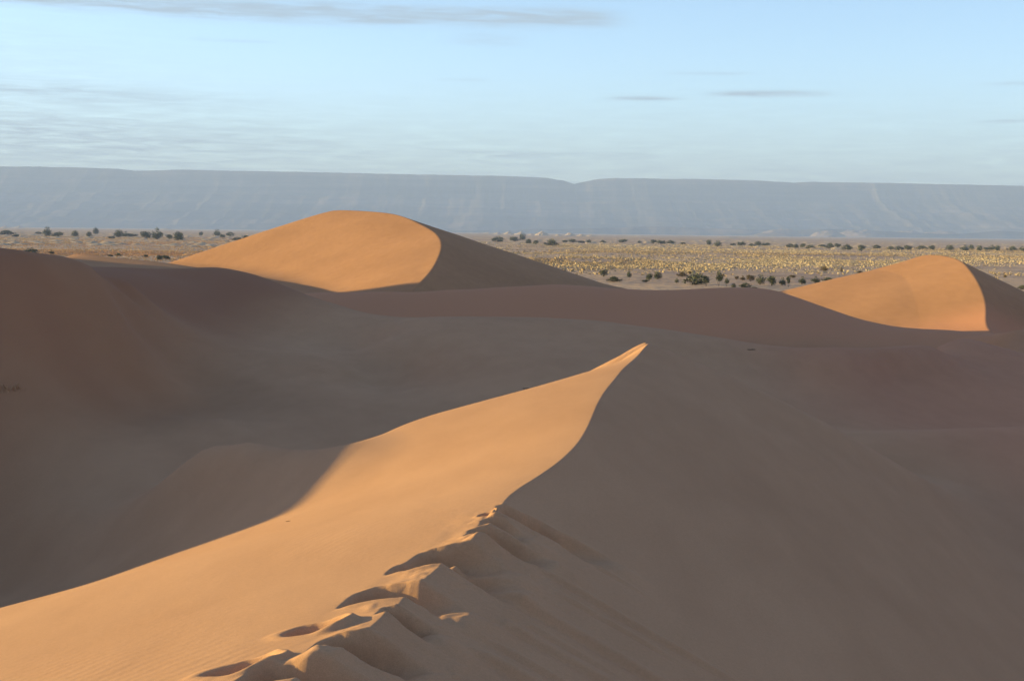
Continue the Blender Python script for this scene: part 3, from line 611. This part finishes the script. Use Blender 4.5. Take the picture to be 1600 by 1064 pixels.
def place_right(rs, n):
    inv = rs.uniform(1 / 1150, 1 / 300, n); d = 1 / inv; d = np.where(rs.rand(n) < .5, d, rs.uniform(330, 1150, n)); px = rs.uniform(650, 1700, n)
    x = (px - 800) / FPX * d; py = horizon(0) + px * math.tan(ROLL) + CZ * FPX / d
    den = .08 + 1.0 * sstep(.40, .58, .6 * vnoise(x * .02, d * .012, 3) + .4 * vnoise(x * .06, d * .035, 5)) * (.3 + 1.1 * vnoise(x * .11, d * .08, 4))
    bare = sstep(425 - .012 * (px - 900), 412 - .016 * (px - 900), py) * .93 + .07 + .85 * sstep(1180, 1040, px) * sstep(.35, .55, vnoise(x * .05, d * .03, 8))
    k = rs.rand(n) < den * np.clip(bare, 0, 1); s = .35 + 1.05 * rs.rand(n) ** 2.4
    tint = .25 + .6 * vnoise(x * .015, d * .01, 6) + .25 * (rs.rand(n) - .5) - .3 * sstep(420, 300, d)
    return x[k], d[k], s[k], np.clip(tint, 0, 1)[k]
def place_left(rs, n):
    d = np.where(rs.rand(n) < .5, 1 / rs.uniform(1 / 1300, 1 / 380, n), rs.uniform(380, 1300, n)); px = rs.uniform(-100, 660, n); x = (px - 800) / FPX * d
    k = rs.rand(n) < .2 + .8 * sstep(.42, .6, vnoise(x * .02, d * .012, 13)); s = .35 + .5 * rs.rand(n)
    return x[k], d[k], s[k], np.clip(.3 + .5 * vnoise(x * .015, d * .01, 16) + .2 * (rs.rand(n) - .5), 0, 1)[k]
straw('straw_grass', 150000, place_right, .38, STRAW, 301, 6)
straw('straw_grass', 90000, place_left, .42, RUST, 302, 5)

# pale sand hummocks heaped up among the scrub
def hummocks(name, n, px0, px1, d0, d1, seed):
    rs = np.random.RandomState(seed); d = rs.uniform(d0, d1, n); px = rs.uniform(px0, px1, n); x = (px - 800) / FPX * d; k = 7
    g = np.linspace(-1, 1, k); A, B = np.meshgrid(g, g, indexing='ij'); r = np.sqrt(A * A + B * B); V, Q = [], []; gf = grid_faces(k, k)
    for i in range(n):
        w = 1.5 + 4 * rs.rand() ** 2; h = .2 * w * (.6 + .6 * rs.rand()); sx = .2 * rs.randn()
        z = h * np.clip(1 - r, -.15, 1) ** 1 * (1 + .3 * rs.randn(k, k) * (r < .8)); z = np.where(r > .98, -.3, z)
        V.append(np.stack([x[i] + A * w + sx * z, d[i] + B * w * 1.1, z + plain_h(np.array(x[i]), np.array(d[i]))], -1).reshape(-1, 3)); Q.append(gf + i * k * k)
    return tag(link(name, raw_mesh(name, np.concatenate(V), np.concatenate(Q), DUNE_FAR)), kind='stuff')
hummocks('sand_hummocks', 800, -40, 420, 650, 2200, 401)
hummocks('sand_hummocks', 700, 700, 1700, 900, 2000, 402)

# ------------------------------------------------------------------ small litter on the sand
def twig(px, py, lpx, seed, label):
    x, y, z = hit(px, py); L = lpx / FPX * y; rs = np.random.RandomState(seed); V, Q = [], []
    a = rs.uniform(-.5, .5); p = np.array([-.5 * L * math.cos(a), -.5 * L * math.sin(a), .02 * L])
    for j in range(5):
        q = p + np.array([.2 * L * math.cos(a), .2 * L * math.sin(a), .05 * L * rs.uniform(-.3, 1)]); tube(V, Q, p, q, L * (.055 - .007 * j), L * (.048 - .007 * j))
        if j in (1, 2, 3):
            b = a + rs.choice([-1, 1]) * rs.uniform(.5, .9); tube(V, Q, q, q + np.array([.22 * L * math.cos(b), .22 * L * math.sin(b), .10 * L]), L * .03, L * .012)
        a += rs.uniform(-.35, .35); p = q
    o = link('dry_twig', raw_mesh('dry_twig', np.array(V), np.array(Q), BARK)); o.location = (x, y, z + .01 * L); tag(o, label, 'twig'); return o
twig(1174, 547, 13, 501, 'dark dry twig lying on the shaded sand right of the sharp peak')
twig(822, 608, 11, 502, 'thin dry twig on shaded valley sand just above the lit ridge')
twig(450, 815, 8, 503, 'tiny dark twig on the lit ridge at the shadow edge')
def tuft(px, py, wpx, seed, label, n=34):
    x, y, z = hit(px, py); w = wpx / FPX * y; rs = np.random.RandomState(seed); V, Q, tn = [], [], []
    gx, gy = [float(terrain(x + a, y + b)[0] - terrain(x - a, y - b)[0]) for a, b in ((.3, 0), (0, .3))]; gl = math.hypot(gx, gy); cx, cy = -gy / gl, gx / gl
    for i in range(n):
        q1, q2 = rs.uniform(-.5, .5) * w, rs.uniform(-.1, .1) * w; c = np.array([q1 * cx - q2 * cy, q1 * cy + q2 * cx, 0]); t = rs.rand() * 6.28; h = w * rs.uniform(.06, .2); d = np.array([math.cos(t), math.sin(t), 0]); sd = np.array([-d[1], d[0], 0]) * w * .012
        c[2] = float(terrain(x + c[0], y + c[1])[0]) + CZ - z - .01; m = c + d * h * .35 + np.array([0, 0, h * .7]); e = c + d * h * .95 + np.array([0, 0, h * rs.uniform(.5, 1)]); k = len(V)
        V += [c - sd, c + sd, m + sd * .8, m - sd * .8, e + sd * .1, e - sd * .1]; Q += [(k, k + 1, k + 2, k + 3), (k + 3, k + 2, k + 4, k + 5)]; tn += [rs.rand() * .6] * 6
    o = link('dry_grass_tuft', raw_mesh('dry_grass_tuft', np.array(V), np.array(Q), RUST, False, tn)); o.location = (x, y, z); tag(o, label, 'grass tuft'); return o
tuft(16, 609, 60, 601, 'dry grass tuft on the dark left dune face at the frame edge')
